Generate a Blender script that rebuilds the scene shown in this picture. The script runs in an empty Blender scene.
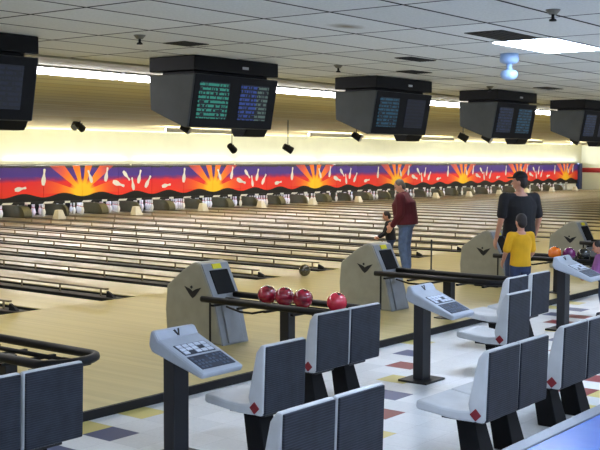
import bpy, bmesh, math, random
from mathutils import Vector, Matrix
random.seed(7)
PI = math.pi
scene = bpy.context.scene
COL = scene.collection

# ------------------------------------------------------------------ helpers
class MB:
    """collects shapes into one mesh"""
    def __init__(self): self.bm = bmesh.new(); self.mi = 0
    def _add(self, verts, faces):
        vs = [self.bm.verts.new(v) for v in verts]
        for f in faces:
            try:
                fc = self.bm.faces.new([vs[i] for i in f]); fc.material_index = self.mi
            except ValueError: pass
        return self
    def mat(self, i): self.mi = i; return self
    def box(self, x0, x1, y0, y1, z0, z1, M=None):
        v = [Vector((x, y, z)) for z in (z0, z1) for y in (y0, y1) for x in (x0, x1)]
        if M: v = [M @ p for p in v]
        return self._add(v, [(0,2,3,1),(4,5,7,6),(0,1,5,4),(2,6,7,3),(0,4,6,2),(1,3,7,5)])
    def hexa(self, a, b):
        """two quads (lists of 4 points, same winding) joined"""
        return self._add(list(a)+list(b), [(3,2,1,0),(4,5,6,7),(0,1,5,4),(1,2,6,5),(2,3,7,6),(3,0,4,7)])
    def prism(self, poly, axis, a, b):
        def P(p, t):
            if axis == 'x': return (t, p[0], p[1])
            if axis == 'y': return (p[0], t, p[1])
            return (p[0], p[1], t)
        n = len(poly)
        v = [P(p, a) for p in poly]+[P(p, b) for p in poly]
        f = [tuple(range(n))[::-1], tuple(range(n, 2*n))]+[(i, (i+1) % n, n+(i+1) % n, n+i) for i in range(n)]
        return self._add(v, f)
    def flat(self, pts): return self._add(pts, [tuple(range(len(pts)))])
    def tube(self, pts, r, seg=10, r2=None):
        pts = [Vector(p) for p in pts]; n = len(pts); rings = []
        for i, p in enumerate(pts):
            d = (pts[min(i+1, n-1)]-pts[max(i-1, 0)]).normalized()
            a = d.cross(Vector((0, 0, 1)))
            if a.length < 1e-3: a = d.cross(Vector((1, 0, 0)))
            a.normalize(); b = a.cross(d)
            rr = r if r2 is None else r+(r2-r)*i/(n-1)
            rings.append([p+a*math.cos(2*PI*k/seg)*rr+b*math.sin(2*PI*k/seg)*rr for k in range(seg)])
        v = [q for rg in rings for q in rg]
        f = [(i*seg+k, i*seg+(k+1) % seg, (i+1)*seg+(k+1) % seg, (i+1)*seg+k) for i in range(n-1) for k in range(seg)]
        f += [tuple(range(seg))[::-1], tuple((n-1)*seg+k for k in range(seg))]
        return self._add(v, f)
    def lathe(self, prof, c=(0, 0, 0), seg=20, axis='z'):
        v = []; n = len(prof)
        for r, z in prof:
            for k in range(seg):
                t = 2*PI*k/seg; a, b = max(r, 1e-4)*math.cos(t), max(r, 1e-4)*math.sin(t)
                p = {'z': (a, b, z), 'y': (a, z, b), 'x': (z, a, b)}[axis]
                v.append((c[0]+p[0], c[1]+p[1], c[2]+p[2]))
        f = [(i*seg+k, i*seg+(k+1) % seg, (i+1)*seg+(k+1) % seg, (i+1)*seg+k) for i in range(n-1) for k in range(seg)]
        f += [tuple(range(seg))[::-1], tuple((n-1)*seg+k for k in range(seg))]
        return self._add(v, f)
    def sphere(self, c, r, sc=(1, 1, 1), seg=20, rings=12):
        prof = [(r*math.sin(PI*i/rings), -r*math.cos(PI*i/rings)) for i in range(rings+1)]
        n0 = len(self.bm.verts); self.lathe(prof, (0, 0, 0), seg); self.bm.verts.ensure_lookup_table()
        for vv in self.bm.verts[n0:]:
            vv.co = Vector((c[0]+vv.co.x*sc[0], c[1]+vv.co.y*sc[1], c[2]+vv.co.z*sc[2]))
        return self
    def capsule(self, a, b, ra, rb, seg=12):
        a, b = Vector(a), Vector(b)
        self.sphere(a, ra, seg=seg, rings=8); self.sphere(b, rb, seg=seg, rings=8)
        if (b-a).length > 1e-4: self.tube([a, b], ra, seg, rb)
        return self
    def loft(self, rings, seg=20):
        """rings: (centre, rx, ry, lean) ellipses"""
        v = []; n = len(rings)
        for c, rx, ry, lean in rings:
            for k in range(seg):
                t = 2*PI*k/seg; x, y = rx*math.cos(t), ry*math.sin(t)
                v.append(Vector(c)+Vector((x, y*math.cos(lean), -y*math.sin(lean))))
        f = [(i*seg+k, i*seg+(k+1) % seg, (i+1)*seg+(k+1) % seg, (i+1)*seg+k) for i in range(n-1) for k in range(seg)]
        f += [tuple(range(seg))[::-1], tuple((n-1)*seg+k for k in range(seg))]
        return self._add(v, f)
    def build(self, name, mats, parent=None, smooth=False, bevel=0.0, loc=None, segs=2):
        bmesh.ops.recalc_face_normals(self.bm, faces=self.bm.faces[:])
        me = bpy.data.meshes.new(name); self.bm.to_mesh(me); self.bm.free()
        if not isinstance(mats, (list, tuple)): mats = [mats]
        for m in mats: me.materials.append(m)
        if smooth:
            for p in me.polygons: p.use_smooth = True
        o = bpy.data.objects.new(name, me); COL.objects.link(o)
        if parent is not None: o.parent = parent
        if loc is not None: o.location = loc
        if bevel:
            b = o.modifiers.new('bevel', 'BEVEL'); b.width = bevel; b.segments = segs; b.limit_method = 'ANGLE'; b.angle_limit = math.radians(35)
        return o

def tag(o, label=None, cat=None, group=None, kind=None):
    if label: o['label'] = label
    if cat: o['category'] = cat
    if group: o['group'] = group
    if kind: o['kind'] = kind
    return o
def empty(name, loc, label, cat, group=None, rz=0):
    e = bpy.data.objects.new(name, None); COL.objects.link(e); e.empty_display_size = .1
    e.location = loc; e.rotation_euler = (0, 0, rz)
    return tag(e, label, cat, group)
def copy_tree(o, parent=None):
    c = o.copy(); COL.objects.link(c)
    if parent is not None: c.parent = parent
    for ch in list(o.children): copy_tree(ch, c)
    return c
def struct(o): o['kind'] = 'structure'; return o
ORD = ('first second third fourth fifth sixth seventh eighth ninth tenth eleventh twelfth thirteenth fourteenth fifteenth sixteenth seventeenth '
       'eighteenth nineteenth twentieth').split()
ORD += ['twenty-'+w for w in ORD[:9]]+['thirtieth']+['thirty-'+w for w in ORD[:9]]+['fortieth']

def nth(k):        # place in a row as seen in the photo; pieces beyond its left edge are counted outward
    return '%s counted from the left' % ORD[k] if k >= 0 else '%s beyond the left edge of the photo' % ORD[-k-1]

# ------------------------------------------------------------------ materials
def lin(c):
    return tuple(((v/255)/12.92 if v/255 <= .04045 else ((v/255+.055)/1.055)**2.4) for v in c)+(1,)
class NT:
    def __init__(self, name):
        self.m = bpy.data.materials.new(name); self.m.use_nodes = True
        self.t = self.m.node_tree; self.b = self.t.nodes['Principled BSDF']
    def n(self, typ, **kw):
        x = self.t.nodes.new(typ)
        for k, v in kw.items(): setattr(x, k, v)
        return x
    def link(self, a, b): self.t.links.new(a, b)
    def put(self, sock, v):
        if hasattr(v, 'is_output') or isinstance(v, bpy.types.NodeSocket): self.link(v, sock)
        else: sock.default_value = v
    def math(self, op, a, b=0.0, c=0.0):
        x = self.n('ShaderNodeMath', operation=op)
        self.put(x.inputs[0], a); self.put(x.inputs[1], b); self.put(x.inputs[2], c)
        return x.outputs[0]
    def mix(self, f, a, b):
        x = self.n('ShaderNodeMix', data_type='RGBA'); self.put(x.inputs[0], f); self.put(x.inputs[6], a); self.put(x.inputs[7], b)
        return x.outputs[2]
    def pos(self):
        g = self.n('ShaderNodeNewGeometry'); s = self.n('ShaderNodeSeparateXYZ'); self.link(g.outputs['Position'], s.inputs[0])
        return g.outputs['Position'], s.outputs[0], s.outputs[1], s.outputs[2]
    def noise(self, vec, scale, detail=3, rough=.5):
        x = self.n('ShaderNodeTexNoise'); x.inputs['Scale'].default_value = scale; x.inputs['Detail'].default_value = detail
        x.inputs['Roughness'].default_value = rough
        if vec is not None: self.link(vec, x.inputs['Vector'])
        return x.outputs['Fac']
    def scaled(self, vec, s):
        x = self.n('ShaderNodeMapping'); x.inputs['Scale'].default_value = s; self.link(vec, x.inputs['Vector']); return x.outputs[0]
    def ramp(self, f, stops):
        x = self.n('ShaderNodeValToRGB'); self.put(x.inputs[0], f); e = x.color_ramp.elements
        while len(e) < len(stops): e.new(.5)
        for i, (p, c) in enumerate(stops): e[i].position = p; e[i].color = c
        return x.outputs[0]
    def set(self, **kw):
        for k, v in kw.items():
            self.put(self.b.inputs[{'color': 'Base Color', 'rough': 'Roughness', 'metal': 'Metallic', 'coat': 'Coat Weight', 'spec': 'Specular IOR Level',
                                    'em': 'Emission Color', 'es': 'Emission Strength', 'coat_rough': 'Coat Roughness'}[k]], v)
        return self.m

def plain(name, rgb, rough=.5, metal=0.0, var=.06, scale=6, coat=0, spec=.5):
    t = NT(name); p, *_ = t.pos()
    nz = t.noise(p, scale, 3)
    c = lin(rgb); lo = tuple(v*(1-var*1.5) for v in c[:3])+(1,); hi = tuple(min(1, v*(1+var*1.5)) for v in c[:3])+(1,)
    return t.set(color=t.ramp(nz, [(.3, lo), (.7, hi)]), rough=rough, metal=metal, coat=coat, spec=spec)
def glow(name, rgb, s):
    t = NT(name); return t.set(color=lin(rgb), em=lin(rgb), es=s, rough=.4)

M = {}
M['shell'] = plain('seat_shell_plastic', (188, 191, 192), .4)
M['seat_panel'] = None
M['black_metal'] = plain('black_painted_metal', (15, 16, 18), .5)
M['leg_black'] = plain('black_leg', (10, 11, 13), .6, spec=.2)
M['rack_metal'] = plain('black_rack_tubing', (9, 9, 11), .5, spec=.25)
M['post'] = plain('charcoal_post', (26, 28, 34), .5)
M['hood_side'] = plain('olive_grey_plastic', (146, 144, 128), .45)
M['hood_front'] = plain('blue_grey_plastic', (140, 145, 150), .4)
M['dark'] = plain('matt_black', (12, 12, 14), .7)
M['console'] = plain('console_grey_plastic', (168, 176, 186), .4)
M['key_dark'] = plain('dark_key_panel', (48, 55, 68), .5)
M['key_light'] = plain('white_key_panel', (205, 214, 226), .5)
M['diamond'] = plain('red_diamond', (128, 24, 34), .4)
M['yellow'] = plain('yellow_sticker', (226, 214, 20), .5)
M['monitor_body'] = plain('monitor_charcoal', (72, 76, 76), .65)
M['bezel'] = plain('monitor_bezel_black', (9, 9, 11), .5, spec=.2)
M['white_metal'] = plain('white_enamel', (225, 225, 220), .4)
M['cream'] = plain('cream_paint', (208, 212, 198), .75, var=.02, scale=2)
M['sprinkler'] = plain('dull_brass', (120, 118, 108), .35, .6)
M['housing'] = plain('grey_lamp_housing', (96, 96, 100), .6)
M['vent'] = plain('dark_vent', (28, 28, 28), .7)
M['rail'] = plain('worn_beige_rail', (132, 120, 96), .35)
M['gutter'] = plain('grey_gutter', (30, 34, 37), .55, spec=.25)
M['cap'] = plain('cap_dark', (52, 50, 46), .5, spec=.3)
M['kickback'] = plain('olive_kickback', (88, 84, 62), .6)
M['pin'] = plain('pin_white', (232, 232, 232), .25, var=.01)
M['pin_red'] = plain('pin_stripe_red', (190, 30, 40), .3)
M['stone_white'] = plain('off_white_cover', (214, 208, 190), .5)
M['red_stripe'] = plain('red_wall_stripe', (150, 28, 34), .7)
M['skin'] = plain('skin', (196, 142, 116), .5, var=.03)
M['hair'] = plain('dark_hair', (32, 25, 22), .6)
M['hair_grey'] = plain('grey_brown_hair', (84, 76, 68), .6)
M['maroon'] = plain('maroon_fleece', (80, 14, 26), .85)
M['jeans'] = plain('blue_denim', (84, 104, 140), .85, var=.12, scale=14)
M['dark_jeans'] = plain('dark_denim', (46, 58, 88), .85, var=.12, scale=14)
M['black_cloth'] = plain('black_cotton', (20, 20, 24), .85)
M['yellow_cloth'] = plain('yellow_cotton', (222, 168, 20), .85)
M['pink'] = plain('pink_purple_jacket', (150, 92, 150), .8)
M['shoe'] = plain('shoe_leather', (150, 146, 142), .6)
M['shoe_dark'] = plain('dark_shoe', (32, 30, 34), .6)
M['table_edge'] = plain('grey_table_edge', (84, 92, 104), .35)
M['lamp_blue'] = plain('pale_blue_plastic', (150, 178, 214), .3)
M['eye'] = plain('eye_dark', (20, 16, 14), .3)
M['lip'] = plain('lip', (160, 90, 84), .5)
M['tube'] = glow('fluorescent_tube', (240, 240, 246), 34.0)
M['panel_light'] = glow('ceiling_panel_light', (206, 224, 255), 44.0)
M['lens'] = glow('fluorescent_diffuser', (255, 246, 225), 28.0)
M['added_pin_tube'] = glow('added_pin_deck_tube', (205, 222, 255), 60.0)

def ribbed():
    t = NT('ribbed_charcoal_panel'); co = t.n('ShaderNodeTexCoord'); s = t.n('ShaderNodeSeparateXYZ'); t.link(co.outputs['Object'], s.inputs[0])
    w = t.math('SINE', t.math('MULTIPLY', s.outputs[2], 420.0))
    nz = t.noise(co.outputs['Object'], 9, 3)
    f = t.math('ADD', t.math('MULTIPLY', w, .22), nz)
    bp = t.n('ShaderNodeBump'); bp.inputs['Strength'].default_value = .35; bp.inputs['Distance'].default_value = .004; t.link(w, bp.inputs['Height'])
    t.link(bp.outputs[0], t.b.inputs['Normal'])
    return t.set(color=t.ramp(f, [(.2, lin((24, 28, 36))), (.8, lin((44, 50, 62)))]), rough=.55, spec=.3)
M['seat_panel'] = ribbed()

def ball_mat(name, rgb, rgb2):
    t = NT(name); p, *_ = t.pos(); nz = t.noise(p, 12, 4)
    return t.set(color=t.ramp(nz, [(.35, lin(rgb)), (.65, lin(rgb2))]), rough=.12, coat=.8)
M['ball_red'] = ball_mat('red_marbled_ball', (120, 14, 36), (170, 30, 54))
M['ball_bright'] = ball_mat('bright_red_ball', (205, 34, 60), (225, 60, 80))
M['ball_orange'] = ball_mat('orange_ball', (235, 110, 20), (245, 130, 40))
M['ball_purple'] = ball_mat('purple_ball', (96, 22, 80), (120, 36, 100))
M['ball_black'] = ball_mat('black_ball', (14, 16, 18), (28, 34, 34))
M['ball_green'] = ball_mat('dark_olive_ball', (44, 42, 28), (62, 58, 40))

def approach_mat():
    t = NT('maple_approach'); p, x, y, z = t.pos()
    pl = t.math('FLOOR', t.math('MULTIPLY', x, 26.0))
    wn = t.n('ShaderNodeTexWhiteNoise', noise_dimensions='1D'); t.link(pl, wn.inputs['W'])
    grain = t.noise(t.scaled(p, (30, 1.5, 1)), 1.0, 4)
    f = t.math('ADD', t.math('MULTIPLY', wn.outputs['Value'], .35), t.math('MULTIPLY', grain, .65))
    c = t.ramp(f, [(.2, lin((172, 156, 98))), (.8, lin((195, 179, 120)))])
    return t.set(color=c, rough=t.math('ADD', .28, t.math('MULTIPLY', grain, .12)), spec=.4)
def lane_mat():
    t = NT('lane_boards'); p, x, y, z = t.pos()
    pl = t.math('FLOOR', t.math('MULTIPLY', x, 26.0))
    wn = t.n('ShaderNodeTexWhiteNoise', noise_dimensions='1D'); t.link(pl, wn.inputs['W'])
    f = t.math('ADD', t.math('MULTIPLY', wn.outputs['Value'], .4), t.math('MULTIPLY', t.noise(t.scaled(p, (20, 1, 1)), 1.0, 3), .6))
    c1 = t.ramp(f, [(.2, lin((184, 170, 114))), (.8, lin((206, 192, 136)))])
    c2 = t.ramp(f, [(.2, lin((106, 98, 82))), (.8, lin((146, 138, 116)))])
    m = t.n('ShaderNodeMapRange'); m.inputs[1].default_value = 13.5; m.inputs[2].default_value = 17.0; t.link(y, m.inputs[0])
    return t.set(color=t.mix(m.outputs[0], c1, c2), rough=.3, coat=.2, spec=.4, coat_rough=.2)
def tile_mat():
    t = NT('vinyl_floor_tiles'); p, x, y, z = t.pos(); S = .317
    fx = t.math('DIVIDE', x, S); fy = t.math('DIVIDE', t.math('SUBTRACT', y, .03), S)
    ix, iy = t.math('FLOOR', fx), t.math('FLOOR', fy)
    cb = t.n('ShaderNodeCombineXYZ'); t.link(ix, cb.inputs[0]); t.link(iy, cb.inputs[1])
    wn = t.n('ShaderNodeTexWhiteNoise', noise_dimensions='2D'); t.link(cb.outputs[0], wn.inputs['Vector'])
    # scattered accent tiles: every third tile of every second row
    def mod_is(v, n, r): return t.math('COMPARE', t.math('FLOORED_MODULO', t.math('ADD', v, .5), n), r+.5, .2)
    diag = t.math('SUBTRACT', ix, t.math('MULTIPLY', iy, 2.0))
    acc = t.math('MAXIMUM', mod_is(diag, 14.0, 7.0), mod_is(diag, 28.0, 5.0))
    ac = t.mix(mod_is(iy, 3.0, 0.0), t.mix(mod_is(iy, 3.0, 2.0), lin((62, 76, 118)), lin((214, 200, 122))), lin((132, 40, 46)))
    speck = t.noise(p, 60, 2)
    base = t.ramp(t.math('ADD', t.math('MULTIPLY', wn.outputs['Value'], .4), t.math('MULTIPLY', speck, .6)), [(.2, lin((212, 215, 215))), (.8, lin((234, 236, 236)))])
    ex = t.math('ABSOLUTE', t.math('SUBTRACT', t.math('FRACT', fx), .5)); ey = t.math('ABSOLUTE', t.math('SUBTRACT', t.math('FRACT', fy), .5))
    ln = t.math('GREATER_THAN', t.math('MAXIMUM', ex, ey), .494)
    c = t.mix(t.math('MULTIPLY', ln, .35), t.mix(acc, base, ac), lin((120, 122, 122)))
    return t.set(color=c, rough=.3, spec=.14)
def ceiling_mat():
    t = NT('acoustic_ceiling_tiles'); p, x, y, z = t.pos()
    fx = t.math('FRACT', t.math('DIVIDE', t.math('SUBTRACT', x, 5.43-13.1), 1.31)); fy = t.math('FRACT', t.math('DIVIDE', t.math('SUBTRACT', y, 4.98-6.75), .675))
    ex = t.math('GREATER_THAN', t.math('ABSOLUTE', t.math('SUBTRACT', fx, .5)), 0.5-.012)
    ey = t.math('GREATER_THAN', t.math('ABSOLUTE', t.math('SUBTRACT', fy, .5)), 0.5-.024)
    g = t.math('MAXIMUM', ex, ey)
    cb = t.n('ShaderNodeCombineXYZ'); t.link(t.math('FLOOR', t.math('DIVIDE', t.math('SUBTRACT', x, 5.43-13.1), 1.31)), cb.inputs[0]); t.link(t.math('FLOOR', t.math('DIVIDE', t.math('SUBTRACT', y, 4.98-6.75), .675)), cb.inputs[1])
    wn = t.n('ShaderNodeTexWhiteNoise', noise_dimensions='2D'); t.link(cb.outputs[0], wn.inputs['Vector'])
    f = t.math('ADD', t.math('MULTIPLY', wn.outputs['Value'], .35), t.math('MULTIPLY', t.noise(p, 45, 2), .65))
    base = t.ramp(f, [(.25, lin((212, 213, 207))), (.75, lin((236, 237, 232)))])
    # old brown water stain
    dx = t.math('DIVIDE', t.math('SUBTRACT', x, 7.55), .22); dy = t.math('DIVIDE', t.math('SUBTRACT', y, 5.4), .13)
    d = t.math('SQRT', t.math('ADD', t.math('MULTIPLY', dx, dx), t.math('MULTIPLY', dy, dy)))
    st = t.n('ShaderNodeMapRange'); st.inputs[1].default_value = 1.3; st.inputs[2].default_value = .4; t.link(t.math('ADD', d, t.math('MULTIPLY', t.noise(p, 9, 2), .4)), st.inputs[0])
    c = t.mix(t.math('MULTIPLY', st.outputs[0], .75), base, lin((120, 100, 60)))
    return t.set(color=t.mix(g, c, lin((38, 38, 36))), rough=.9, spec=.1)
def far_ceiling_mat():
    t = NT('tan_ceiling_boards'); p, x, y, z = t.pos()
    row = t.math('DIVIDE', y, .62)
    cb = t.n('ShaderNodeCombineXYZ'); t.link(t.math('FLOOR', row), cb.inputs[1]); t.link(t.math('FLOOR', t.math('DIVIDE', x, 4.9)), cb.inputs[0])
    wn = t.n('ShaderNodeTexWhiteNoise', noise_dimensions='2D'); t.link(cb.outputs[0], wn.inputs['Vector'])
    ln = t.math('GREATER_THAN', t.math('ABSOLUTE', t.math('SUBTRACT', t.math('FRACT', row), .5)), .455)
    f = t.math('ADD', t.math('MULTIPLY', wn.outputs['Value'], .6), t.math('MULTIPLY', t.noise(t.scaled(p, (.6, 5, 1)), 1.0, 4), .4))
    base = t.ramp(f, [(.15, lin((238, 222, 150))), (.85, lin((253, 243, 190)))])
    return t.set(color=t.mix(t.math('MULTIPLY', ln, .55), base, lin((176, 148, 88))), rough=.8, spec=.15)
def mural_mat(sun0, period):
    """sunburst mural: purple sky, red glow, orange rays, black hills, as printed on the masking boards"""
    t = NT('sunburst_mural'); p, x, y, z = t.pos()
    u = t.math('SUBTRACT', t.math('FLOORED_MODULO', t.math('ADD', t.math('SUBTRACT', x, sun0), period/2), period), period/2)   # -3.6..3.6 around a sun
    v = t.math('SUBTRACT', z, .80)
    nz = t.noise(p, 2.2, 3)
    vv = t.math('ADD', v, t.math('MULTIPLY', t.math('SUBTRACT', nz, .5), .16))
    sky = t.ramp(t.math('DIVIDE', vv, .95), [(.0, lin((232, 58, 42))), (.42, lin((226, 46, 54))), (.53, lin((126, 42, 116))), (.64, lin((72, 52, 150))), (.93, lin((72, 52, 140))), (.97, lin((60, 58, 62)))])
    r = t.math('SQRT', t.math('ADD', t.math('MULTIPLY', u, u), t.math('MULTIPLY', v, v)))
    ang = t.math('ARCTAN2', v, u)
    ray = t.math('SINE', t.math('MULTIPLY', ang, 11.0))
    ang2 = t.math('GREATER_THAN', t.math('ADD', ray, t.math('MULTIPLY', t.math('SUBTRACT', r, .8), -.25)), -.22)
    fade = t.n('ShaderNodeMapRange'); fade.inputs[1].default_value = 2.3; fade.inputs[2].default_value = .9; t.link(r, fade.inputs[0])
    raycol = t.ramp(t.math('DIVIDE', r, 2.2), [(0, lin((255, 210, 50))), (.22, lin((255, 164, 40))), (.5, lin((244, 108, 48))), (1, lin((212, 60, 70)))])
    c = t.mix(t.math('MULTIPLY', ang2, fade.outputs[0]), sky, raycol)
    disc = t.n('ShaderNodeMapRange'); disc.inputs[1].default_value = .52; disc.inputs[2].default_value = .30
    t.link(t.math('SQRT', t.math('ADD', t.math('MULTIPLY', t.math('MULTIPLY', u, .8), t.math('MULTIPLY', u, .8)), t.math('MULTIPLY', v, v))), disc.inputs[0])
    c = t.mix(disc.outputs[0], c, lin((255, 204, 44)))
    hill = t.math('SUBTRACT', .735, t.math('MULTIPLY', t.math('COSINE', t.math('MULTIPLY', t.math('SUBTRACT', x, sun0), 2*PI/(period/4))), .07))
    c = t.mix(t.math('LESS_THAN', z, hill), c, lin((20, 20, 22)))
    return t.set(color=c, rough=.55, spec=.25)
def screen_mat(name, a, b, dim):
    t = NT(name); co = t.n('ShaderNodeTexCoord'); s = t.n('ShaderNodeSeparateXYZ'); t.link(co.outputs['Object'], s.inputs[0])
    x, z = s.outputs[0], s.outputs[2]
    row = t.math('LESS_THAN', t.math('FRACT', t.math('MULTIPLY', z, 21.0)), .6)
    cell = t.n('ShaderNodeTexWhiteNoise', noise_dimensions='2D'); cb = t.n('ShaderNodeCombineXYZ')
    t.link(t.math('FLOOR', t.math('MULTIPLY', x, 60.0)), cb.inputs[0]); t.link(t.math('FLOOR', t.math('MULTIPLY', z, 42.0)), cb.inputs[1]); t.link(cb.outputs[0], cell.inputs['Vector'])
    on = t.math('MULTIPLY', row, t.math('GREATER_THAN', cell.outputs['Value'], .32))
    col = t.mix(t.math('GREATER_THAN', x, b[3] if len(b) > 3 else 9), lin(a), lin(b[:3]))
    c = t.mix(on, lin((10, 14, 26)), col)
    return t.set(color=lin((8, 8, 12)), em=c, es=dim, rough=.25)

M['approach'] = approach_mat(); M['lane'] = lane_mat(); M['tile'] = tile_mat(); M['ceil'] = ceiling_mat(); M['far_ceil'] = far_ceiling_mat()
SUN0, SUNP = 25.5, 7.02
M['mural'] = mural_mat(SUN0, SUNP)
t = NT('blue_laminate'); p, *_ = t.pos()
M['blue_top'] = t.set(color=t.ramp(t.noise(p, 5, 3), [(.3, lin((26, 84, 164))), (.7, lin((36, 98, 180)))]), rough=.22, spec=.6)

# ------------------------------------------------------------------ layout constants (metres)
H = 2.10                       # camera height above the approach
FLOOR = -.075                  # concourse tiles lie a step below the approach
FOUL, RISER, MASKY, ENDX = 11.7, 6.7, 30.0, 70.5
PAIR, DIV0 = 3.50, 8.87
LANEW = PAIR/2

# ------------------------------------------------------------------ setting
struct(MB().box(-6, 76, -4, RISER, FLOOR-.2, FLOOR).build('floor', M['tile']))
struct(MB().box(-6, 76, RISER, FOUL, -.3, 0).build('floor_approach', M['approach']))
struct(MB().box(-6, 76, RISER-.035, RISER-.001, FLOOR+.001, .004).build('trim_1', M['dark']))
struct(MB().box(-6, 76, FOUL, 33.2, -.4, -.13).build('floor_lane_foundation', M['gutter']))
struct(MB().box(-6, 76, -4, 9.65, 3.24, 3.40).build('ceiling', M['ceil']))
struct(MB().box(-6, 76, 9.65, 10.45, 3.215, 3.40).build('trim_2', plain('dull_cream_batten', (150, 146, 124), .8)))
far = MB().hexa([(-6, 10.45, 3.24), (76, 10.45, 3.24), (76, 33, 3.03), (-6, 33, 3.03)], [(-6, 10.45, 3.40), (76, 10.45, 3.40), (76, 33, 3.25), (-6, 33, 3.25)]).build('ceiling_lanes', M['far_ceil']); struct(far)
struct(MB().box(-6, ENDX, MASKY+.14, MASKY+.30, 1.0, 3.14).build('wall_back', M['cream']))
struct(MB().box(-6, ENDX+.2, 33.0, 33.2, -.3, 3.14).build('wall_pit', M['dark']))
wr = struct(MB().box(ENDX, ENDX+.2, -4, 33.2, -.3, 3.30).build('wall_right', M['cream']))
struct(MB().box(ENDX-.006, ENDX-.0005, 6, MASKY+.13, 1.16, 1.48).build('trim_3', M['red_stripe']))

# ------------------------------------------------------------------ lanes
lane_proto = None
def make_lane(i):
    global lane_proto
    x = DIV0+LANEW*i
    lab = 'bowling lane, %s one counted along the foul line from the nearest ball return hood' % ORD[i] if i >= 0 else 'bowling lane on the near side of the nearest ball return hood'
    if lane_proto is None:
        r = empty('bowling_lane', (x, FOUL, 0), lab, 'lane', 'bowling lanes side by side')
        L = 32.6-FOUL
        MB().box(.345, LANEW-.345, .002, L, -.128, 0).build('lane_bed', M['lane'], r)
        for a, b in ((.12, .343), (LANEW-.343, LANEW-.12)):
            w = b-a; prof = []
            for k in range(9):
                q = PI*k/8; prof.append((a+w/2-math.cos(q)*w/2, -.012-math.sin(q)*.085))
            prof += [(b, -.127), (a, -.127)]
            MB().prism(prof, 'y', .002, L).build('gutter', M['gutter'], r)
        lane_proto = r
    else:
        r = copy_tree(lane_proto); r.location = (x, FOUL, 0); r['label'] = lab
NL = 34
for i in range(-1, NL): make_lane(i)

# cap between two lanes with its raised bumper rail
from math import sin, cos
cam_yaw, cam_pitch, cam_roll, FPX = math.radians(51.99017345), math.radians(-3.64705232), math.radians(.25828085), 1056.92
fw = Vector((sin(cam_yaw)*cos(cam_pitch), cos(cam_yaw)*cos(cam_pitch), sin(cam_pitch)))
rr_ = Vector((cos(cam_yaw), -sin(cam_yaw), 0)); uu_ = rr_.cross(fw)
rt = rr_*cos(cam_roll)+uu_*sin(cam_roll); up = -rr_*sin(cam_roll)+uu_*cos(cam_roll)
rail_post = None
for i in range(0, NL):
    x = DIV0+LANEW*i
    cap = MB().box(x-.118, x+.118, FOUL+.002, 32.6, -.128, .005).build('lane_divider_cap', M['cap'], bevel=.006)
    tag(cap, 'wooden capping strip between lanes, %s one counted from the nearest hood' % ORD[i], 'lane capping', 'capping strips between the lanes')
    y0 = FOUL+.25; y1 = 27.6
    r = empty('bumper_rail', (x, y0, .005), 'raised beige bumper rail on thin posts, %s one counted from the nearest hood' % ORD[i], 'bumper rail', 'bumper rails along the lane cappings')
    MB().box(-.026, .026, 0, y1-y0, .105, .13).build('rail_bar', M['rail'], r, bevel=.006)
    MB().hexa([(-.03, -.16, .0), (.03, -.16, .0), (.03, .0, .0), (-.03, .0, .0)], [(-.02, -.10, .05), (.02, -.10, .05), (.02, .0, .09), (-.02, .0, .09)]).build('end_bracket', M['dark'], r)
    step = .95 if i < 8 else 1.9
    k = 0
    while .15+k*step < y1-y0:
        if i < 14 and (x/(y0+.15+k*step)) > .66:      # posts the place shows; farther rails are too small to show theirs
            if rail_post is None:
                rail_post = MB().box(-.011, .011, -.011, .011, 0, .106).build('rail_post', M['rail'], r)
                rail_post.location = (0, .15+k*step, 0)
            else:
                c = rail_post.copy(); COL.objects.link(c); c.parent = r; c.location = (0, .15+k*step, 0)
        k += 1

# ------------------------------------------------------------------ pins, kickbacks, caps and mural at the far end
pin = None
PR = [(a*1.12, b*1.08) for a, b in [(.028, 0), (.032, .02), (.052, .07), (.062, .12), (.060, .16), (.045, .21), (.029, .255), (.025, .285), (.029, .32), (.034, .35), (.032, .375), (.020, .395), (.002, .40)]]
def make_pin(x, y):
    global pin
    if pin is None:
        pin = empty('bowling_pin', (x, y, 0.0), 'white bowling pin standing under the mural on the far pin deck', 'bowling pin', 'bowling pins on the pin decks')
        b = MB().lathe(PR, seg=12).build('pin_body', M['pin'], pin, smooth=True)
        MB().lathe([(.0355, .265), (.034, .276), (.0325, .29), (.031, .29), (.031, .265)], seg=12).build('neck_stripe', M['pin_red'], b, smooth=True)
    else:
        c = copy_tree(pin); c.location = (x, y, 0)
npin = 0
for i in range(6, NL):
    cx = DIV0+LANEW*(i+.5)
    for row in range(4):
        for j in range(row+1):
            if random.random() < (.12 if i < 16 else .2): continue
            if i > 22 and row > 1: continue
            make_pin(cx+(j-row/2)*.317, MASKY+.02+row*.275); npin += 1
pl = None  # unseen tubes added behind the mural boards to brighten the pins
for k in range(3, NL//2):
    lab = 'added unseen pale light tube above the pin decks, %s pair from the left' % ORD[k-3]
    if pl is None:
        pl = empty('added_pin_light', (DIV0+PAIR*k, MASKY+.135, .80), lab, 'added pin light', 'added light tubes above the pin decks')
        MB().box(.15, PAIR-.15, -.034, .05, -.01, .0).build('tube_tray', M['white_metal'], pl)
        MB().tube([(.2, .01, -.03), (PAIR-.2, .01, -.03)], .018, 8).build('added_light_tube', M['added_pin_tube'], pl)
    else:
        c = copy_tree(pl); c.location = (DIV0+PAIR*k, MASKY+.135, .80); c['label'] = lab
kb = None
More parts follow.
